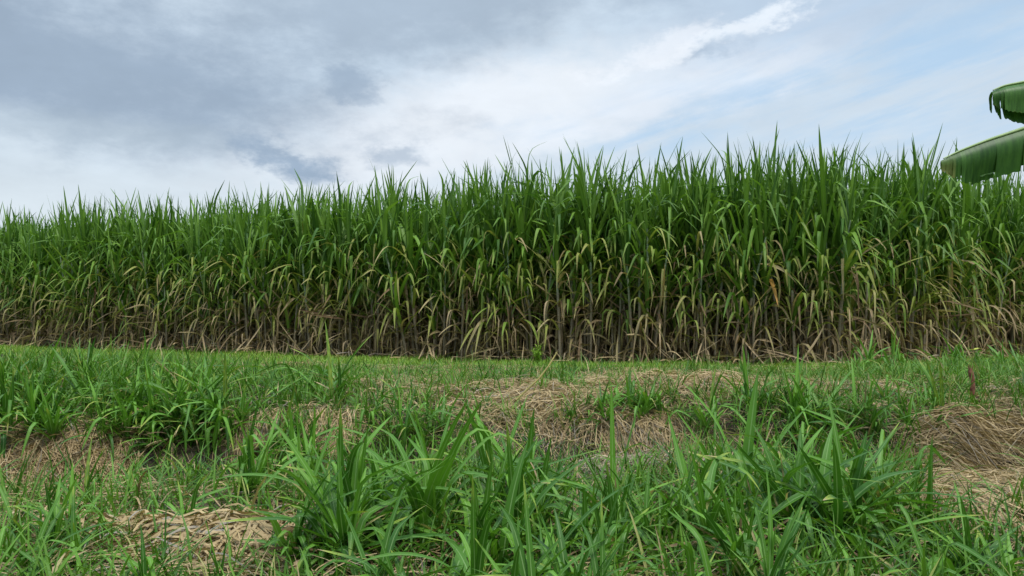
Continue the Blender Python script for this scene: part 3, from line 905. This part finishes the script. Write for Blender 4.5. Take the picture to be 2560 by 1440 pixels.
# single clumps whose blades one can point to: blades from a base to a tip, both on real ground distances
def hero(px, py, specs, label, sc=1.0):
    """specs: (dx_px, height_px, width_m, lean azimuth offset, droop) seen at the base's own distance"""
    x, y = ground_at(px, py)
    z = float(terr(x, y))
    mpp = y / FPX
    b = Bag()
    for (dx, hp, w, depth, droop) in specs:
        w *= 1.4
        vx, vz, vy = dx * mpp, hp * mpp, depth
        hor = math.hypot(vx, vy)
        L = math.hypot(hor, vz) * (1.0 + .25 * droop)
        th = math.atan2(hor, vz) - droop * .55
        blades(b, [(U(-.02, .02), U(-.02, .02), U(-.01, .04))], math.atan2(vy, vx), max(th, .02), droop * .9, droop * .5, .62, L, w, 0, U(.1, 1), fold=.13, roll=U(-.3, .3), S=14, kbreak=.07)
    o = b.build('grass_clump', M_BROAD)
    o.location = (x, y, z)
    return tag(o, label, 'grass clump', 'single tall blades one can point to')
hero(1845, 1290, [(60, 350, .042, .10, .05), (75, 345, .036, -.05, .02), (-110, 300, .026, .1, .55), (190, 260, .030, .1, .25), (-60, 180, .022, -.1, .3)], 'clump with the two tallest upright blades, in front of the ditch')
hero(2330, 1370, [(5, 275, .036, .0, .02), (-60, 160, .03, .1, .5), (80, 150, .03, -.1, .6)], 'clump with one blunt upright blade left of the combed straw')
hero(1085, 1330, [(125, 370, .030, .05, .03), (-90, 300, .026, .1, .3), (-60, 320, .030, -.05, .1), (20, 260, .024, .1, .5)], 'clump with a long dark blade leaning towards the straw mound')
hero(1540, 1260, [(-2, 285, .020, .02, .02), (95, 340, .018, .05, .03)], 'pair of slender upright blades in front of the small straw mound')
hero(725, 1160, [(0, 175, .020, 0, .02), (-15, 130, .018, .1, .1), (60, 150, .02, .05, .3)], 'single upright shoot in front of the hanging straw')
hero(368, 905, [(-8, 85, .045, 0, .03), (14, 60, .035, .1, .5)], 'lone tall shoot standing before the cane at the end of the left grass')
hero(1000, 1180, [(-20, 240, .024, 0, .05), (25, 200, .024, .1, .35), (60, 190, .02, 0, .6), (-60, 150, .02, 0, .5)], 'clump of pale bent blades on the slope before the bank')
hero(2050, 1390, [(250, 190, .040, .05, .75), (-140, 250, .034, .1, .45), (70, 260, .032, .15, .5), (-40, 120, .034, -.15, .9)], 'clump with a wide arching blade reaching to the combed straw')
hero(1255, 1445, [(-30, 130, .05, .0, .02), (190, 270, .036, .05, .5), (60, 300, .032, .1, .25)], 'clump with a broad blade at the bottom of the central thicket')
hero(690, 1330, [(-10, 85, .018, 0, .05), (-35, 70, .014, .02, .2), (20, 80, .016, 0, .1)], 'yellow lime shoots rising out of the nearest straw heap')

# ------------------------------------------------------------------ small single things
def rusty_stump():
    x, y = ground_at(2435, 1010)
    z = float(terr(x, y))
    r = empty('stump', (x, y, z), 'rusty reddish brown stump standing up among grass and straw', 'stump')
    b = Bag()
    h = 0.30
    zz = np.linspace(-.05, h, 12)
    b.tube(np.stack([-.02 * zz / h + .004 * np.sin(zz * 40), np.zeros(12), zz], -1), np.concatenate([np.linspace(.026, .019, 10) * (1 + .12 * np.sin(np.arange(10) * 2.3)), [.022, .012]]), 9)
    for k in range(5):
        a = k * 1.3
        b.tube([(-.02 + .012 * math.cos(a), .012 * math.sin(a), h - .03), (-.022 + .016 * math.cos(a), .016 * math.sin(a), h + .012 + .012 * (k % 3))], [.007, .002], 5)
    b.build('stem', simple_mat('rusty_bark', (0.08, 0.024, 0.013), (0.20, 0.080, 0.042), 22, .85, .8), r)
    b = Bag()
    for k in range(3):
        a = k * 2.2
        b.tube([(.03 * math.cos(a), .03 * math.sin(a), .05), (.07 * math.cos(a), .07 * math.sin(a), .01), (.11 * math.cos(a), .11 * math.sin(a), -.03)], [.03, .022, .012], 7)
    b.build('root', simple_mat('dark_bark', (0.03, 0.012, 0.008), (0.09, 0.03, 0.018), 20, .9, .8), r)
rusty_stump()

def seedling():
    x, y = ground_at(2440, 960)
    z = float(terr(x, y))
    r = empty('seedling', (x, y, z), 'thin stemmed seedling with one yellow leaf above the rusty stump', 'seedling')
    b = Bag()
    b.tube([(0, 0, -.02), (.01, 0, .15), (-.005, 0, .28), (0, 0, .345)], [.004, .0035, .003, .002], 5)
    b.build('stem', simple_mat('seedling_stem', (.08, .14, .03), (.14, .2, .05), 30), r)
    b = Bag()
    blades(b, [(0, 0, .34), (0, 0, .335)], [.3, 3.0], [1.2, 1.35], [.5, .3], 0, .5, [.085, .06], [.055, .04], [.35, .35], [.3, .6], S=6, fold=.1)
    b.build('leaf', blade_mat('yellow_leaf', (.35, .42, .06), (.45, .5, .08), (.5, .5, .08), TAN_A, TAN_B, (.5, .55, .2)), r)
seedling()

def feather_weed():
    x, y = ground_at(1342, 918)
    z = float(terr(x, y))
    b = Bag()
    for k in range(9):
        a = U(0, 6.28); lean = U(.05, .45); h = U(.18, .38)
        pts = [(lean * h * f * math.cos(a), lean * h * f * math.sin(a), h * f) for f in (0, .35, .7, 1)]
        b.tube(pts, [.004, .0035, .003, .002], 5)
        n = 16
        f = U(.3, 1, n)
        P = np.stack([lean * h * f * math.cos(a), lean * h * f * math.sin(a), h * f], -1)
        blades(b, P, U(0, 6.28, n), U(.7, 1.5, n), U(0, .5, n), 0, .5, U(.05, .11, n), U(.012, .02, n), 0, U(.3, 1, n), S=4)
    o = b.build('weed', M_LAWN)
    o.location = (x, y, z)
    tag(o, 'feathery bright green weed at the foot of the cane, mid field', 'weed')
feather_weed()

def bent_stem():
    x, y = ground_at(1290, 1045)
    z = float(terr(x, y)) + .14
    b = Bag()
    pts = np.array([(0, 0, 0), (.10, .05, .09), (.19, .08, .17), (.27, .12, .27), (.34, .16, .38)])
    b.tube(pts, [.008, .009, .008, .007, .005], 7)
    o = b.build('bent_stem', simple_mat('yellow_stem', (.20, .17, .04), (.32, .26, .07), 12, .6, .2))
    o.location = (x, y, z)
    tag(o, 'bent yellow green stem leaning out of the rounded straw mound', 'stem')
bent_stem()

def curled_leaf(px, py, L, w, az, label):
    x, y = ground_at(px, py)
    b = Bag()
    blades(b, [(0, 0, -.05)], az, 1.2, .5, .5, .5, L, w * .5, .8, .1, fold=.45, roll=1.9, curl=1.1, S=12, wave=.2)
    o = b.build('dry_leaf', M_DRYLEAF)
    o.location = (x, y, float(terr(x, y)) + .08)
    tag(o, label, 'dry leaf')
M_DRYLEAF = blade_mat('pale_dry_leaf', (.5, .4, .28), (.4, .3, .2), (.5, .4, .28), (.50, .40, .29), (.40, .31, .22), (.5, .4, .3))
curled_leaf(2205, 965, .30, .10, .2, 'pale curled dry leaf lying on the matted straw')
curled_leaf(2495, 985, .24, .07, 1.9, 'pale dry leaf propped up beside the rusty stump')
curled_leaf(2380, 1035, .26, .06, 2.6, 'brown dry leaf in the straw left of the rusty stump')

# low dark broad-leaved weeds at the corner of the field
def broad_weed(px, py, label, sc=1.0):
    x, y = ground_at(px, py)
    b = Bag()
    n = 34
    a = U(0, 6.28, n); r = U(0, .28, n) * sc
    P = np.stack([r * np.cos(a), r * np.sin(a), U(.03, .32, n) * sc], -1)
    blades(b, P, a + U(-.6, .6, n), U(.7, 1.4, n), U(.2, .8, n), 0, .5, U(.08, .15, n), U(.05, .085, n), 0, U(0, .6, n), S=5, fold=.08)
    for k in range(0, n, 3):
        b.tube([(0, 0, -.01), tuple(P[k] * .6), tuple(P[k])], [.004, .003, .002], 5)
    o = b.build('weed', M_BROAD)
    o.location = (x, y, float(terr(x, y)))
    tag(o, label, 'weed')
broad_weed(2010, 905, 'dark broad-leaved weed in the shade under the field corner')
broad_weed(2190, 890, 'low leafy weed at the field edge behind light green tufts', .8)
broad_weed(1880, 905, 'small leafy weed sheltering under hanging dead cane leaves', .7)

# ------------------------------------------------------------------ banana plant
def banana_mat():
    m, t = new_mat('banana_leaf')
    at = t.node('ShaderNodeAttribute', attribute_name='tint')
    sp = t.node('ShaderNodeSeparateColor')
    t.nt.links.new(at.outputs['Color'], sp.inputs[0])
    r, g, b, a = sp.outputs[0], sp.outputs[1], sp.outputs[2], at.outputs['Alpha']
    vein = t.noise(t.xyz(t.m('MULTIPLY', a, 45.0), t.m('MULTIPLY', b, 1.2), 0.0), 1.6, 3)
    c = t.mix(t.m('ADD', t.m('MULTIPLY', r, .5), t.m('MULTIPLY', t.ss(.3, .7, vein), .5)), (.018, .066, .008), (.062, .165, .022))
    c = t.mix(t.ss(.2, .8, g), c, (.30, .30, .10, 1))
    c = t.mix(t.ss(.75, 1, g), c, (.10, .06, .03, 1))
    p = t.node('ShaderNodeBsdfPrincipled')
    t.put(p.inputs['Base Color'], c)
    p.inputs['Roughness'].default_value = .45
    p.inputs['Specular IOR Level'].default_value = .3
    bp = t.node('ShaderNodeBump'); bp.inputs['Strength'].default_value = .35; bp.inputs['Distance'].default_value = .003
    t.put(bp.inputs['Height'], vein)
    t.nt.links.new(bp.outputs[0], p.inputs['Normal'])
    tr = t.node('ShaderNodeBsdfTranslucent')
    t.put(tr.inputs['Color'], t.mix(1.0, c, (1.3, 1.35, .5, 1), 'MULTIPLY'))
    mx = t.node('ShaderNodeMixShader'); mx.inputs[0].default_value = .16
    t.nt.links.new(p.outputs[0], mx.inputs[1]); t.nt.links.new(tr.outputs[0], mx.inputs[2])
    o = t.node('ShaderNodeOutputMaterial'); t.nt.links.new(mx.outputs[0], o.inputs[0])
    return m

def make_banana():
    Yb = 5.0
    def wp(px, py, y=Yb):
        v = (720 - py) / FPX
        dep = y / (math.cos(PITCH) - v * math.sin(PITCH))
        return np.array([(px - 1280) / FPX * dep, y, CAMH + dep * (math.sin(PITCH) + v * math.cos(PITCH))])
    bx, by = 4.7, 4.45
    root = empty('banana_plant', (bx, by, float(terr(bx, by))), 'banana plant at the frame edge reaching in with two torn drooping leaves', 'banana plant')
    org = np.array(root.location)
    mat = banana_mat()
    mrib = simple_mat('banana_midrib', (.20, .30, .10), (.30, .40, .16), 15, .5, .1)
    mst = simple_mat('banana_stem', (.10, .14, .05), (.22, .16, .08), 5, .7, .3, stretch=(3, 3, .6))
    b = Bag()
    zz = np.linspace(-.05, 1.74 - org[2], 14)
    b.tube(np.stack([.02 * np.sin(zz), 0 * zz, zz], -1), np.linspace(.12, .06, 14), 14)
    b.build('stem', mst, root)

    def leaf(mid, half, cuts, far_half, hang, dry_tip, nm='leaf'):
        """mid: midrib points from the stem to the tip; half: blade half-width along it; cuts: splits along it"""
        mid = np.asarray(mid, float) - org
        t0 = np.linspace(0, 1, len(mid))
        f = np.linspace(0, 1, 200)
        # smooth the control points
        M = np.stack([np.interp(f, t0, mid[:, k]) for k in range(3)], -1)
        for _ in range(60):
            M[1:-1] = .25 * M[:-2] + .5 * M[1:-1] + .25 * M[2:]
        hw = np.interp(f, half[0], half[1])
        bag = Bag()
        for sgn, hs in ((-1, 1.0), (1, far_half)):
            edges = [cuts[0]] + list(cuts[1:])
            for i in range(len(edges) - 1):
                fa, fb = edges[i], edges[i + 1]
                nA, nB = 9, 9
                fs = np.linspace(fa, fb, nA)
                P = np.empty((nA, nB, 3)); tt = np.empty((nA, nB, 4))
                gap = U(.10, .40) if fb > .86 else U(.0, .05)
                tw = rng.normal(0, .10)
                cutl = U(.78, 1.06) if fb > .78 and dry_tip > .3 else U(.95, 1.02)
                for j, ff in enumerate(fs):
                    c0 = np.array([np.interp(ff, f, M[:, k]) for k in range(3)])
                    w = np.interp(ff, f, hw) * hs * cutl
                    cen = (fa + fb) / 2
                    for k in range(nB):
                        q = k / (nB - 1)
                        # the split opens towards the margin
                        fe = cen + (ff - cen) * (1 - gap * max(q - .3, 0))
                        ce = np.array([np.interp(fe, f, M[:, kk]) for kk in range(3)])
                        ang = hang[0] + (hang[1] - hang[0]) * min(q * 2.2, 1) + tw * q
                        out = w * np.trapz(np.sin([hang[0] + (hang[1] - hang[0]) * min(u * 2.2, 1) + tw * u for u in np.linspace(0, q, 6)]), np.linspace(0, q, 6)) if q > 0 else 0
                        dn = w * np.trapz(np.cos([hang[0] + (hang[1] - hang[0]) * min(u * 2.2, 1) + tw * u for u in np.linspace(0, q, 6)]), np.linspace(0, q, 6)) if q > 0 else 0
                        rag = .004 * math.sin(ff * 190 + sgn) * q * q
                        P[j, k] = ce + np.array([0.10 * dn * 0, sgn * out, -dn + rag])
                        tt[j, k] = (np.clip(.5 + tw * 4, 0, 1), np.clip(dry_tip * (ff > .90) * (.5 + .5 * q) + .4 * (q > .97) * (U(0, 1) < .25), 0, 1), q, ff)
                bag.grid(P[None], tt[None])
        lf = bag.build(nm, mat, root)
        b2 = Bag()
        b2.tube(M[:196:5] + np.array([0, 0, .006]), np.linspace(.022, .004, len(M[:196:5])), 8)
        b2.build('midrib', mrib, lf)
    top = np.array([bx, by, 1.65])
    # lower leaf
    mid = [top, (4.60, 4.48, 2.0), (4.30, 4.62, 2.22), (3.85, 4.85, 2.16), wp(2590, 313), wp(2470, 352), wp(2400, 379), wp(2352, 402)]
    leaf(mid, ([0, .15, .3, .6, .85, 1], [.0, .0, .20, .28, .24, .08]), [.18, .34, .50, .62, .70, .76, .80, .84, .865, .89, .92, .945, .97, 1.0], .9, (.72, -.18), .55)
    # upper leaf
    mid = [top, (4.64, 4.48, 2.15), (4.35, 4.6, 2.40), (3.85, 4.85, 2.38), (3.5, 5.0, 2.30), wp(2560, 207), wp(2510, 216), wp(2478, 230)]
    leaf(mid, ([0, .15, .3, .6, .85, 1], [.0, .0, .20, .27, .19, .10]), [.18, .32, .45, .58, .70, .80, .86, .895, .925, .955, 1.0], 1.25, (1.2, -.15), .15)
    # two more leaves of its crown, outside the picture
    mid = [top, (4.8, 4.4, 2.3), (5.15, 4.2, 2.7), (5.65, 3.9, 2.6), (6.15, 3.7, 2.2)]
    leaf(mid, ([0, .15, .3, .6, .85, 1], [.0, .0, .20, .30, .2, .04]), [.18, .35, .5, .62, .75, .85, .93, 1.0], 1, (1.3, .9), .1)
    mid = [top, (4.78, 4.6, 2.3), (5.0, 5.0, 2.7), (5.25, 5.6, 2.6), (5.4, 6.1, 2.2)]
    leaf(mid, ([0, .15, .3, .6, .85, 1], [.0, .0, .20, .30, .2, .04]), [.18, .35, .5, .62, .75, .85, .93, 1.0], 1, (1.3, .9), .1)
make_banana()

# ------------------------------------------------------------------ render settings
vs = scene.view_settings
vs.view_transform = 'Standard'
vs.look = 'None'
vs.gamma = 1.0
vs.exposure = 0.55
scene.render.engine = 'CYCLES'
scene.cycles.max_bounces = 6
scene.cycles.transmission_bounces = 4
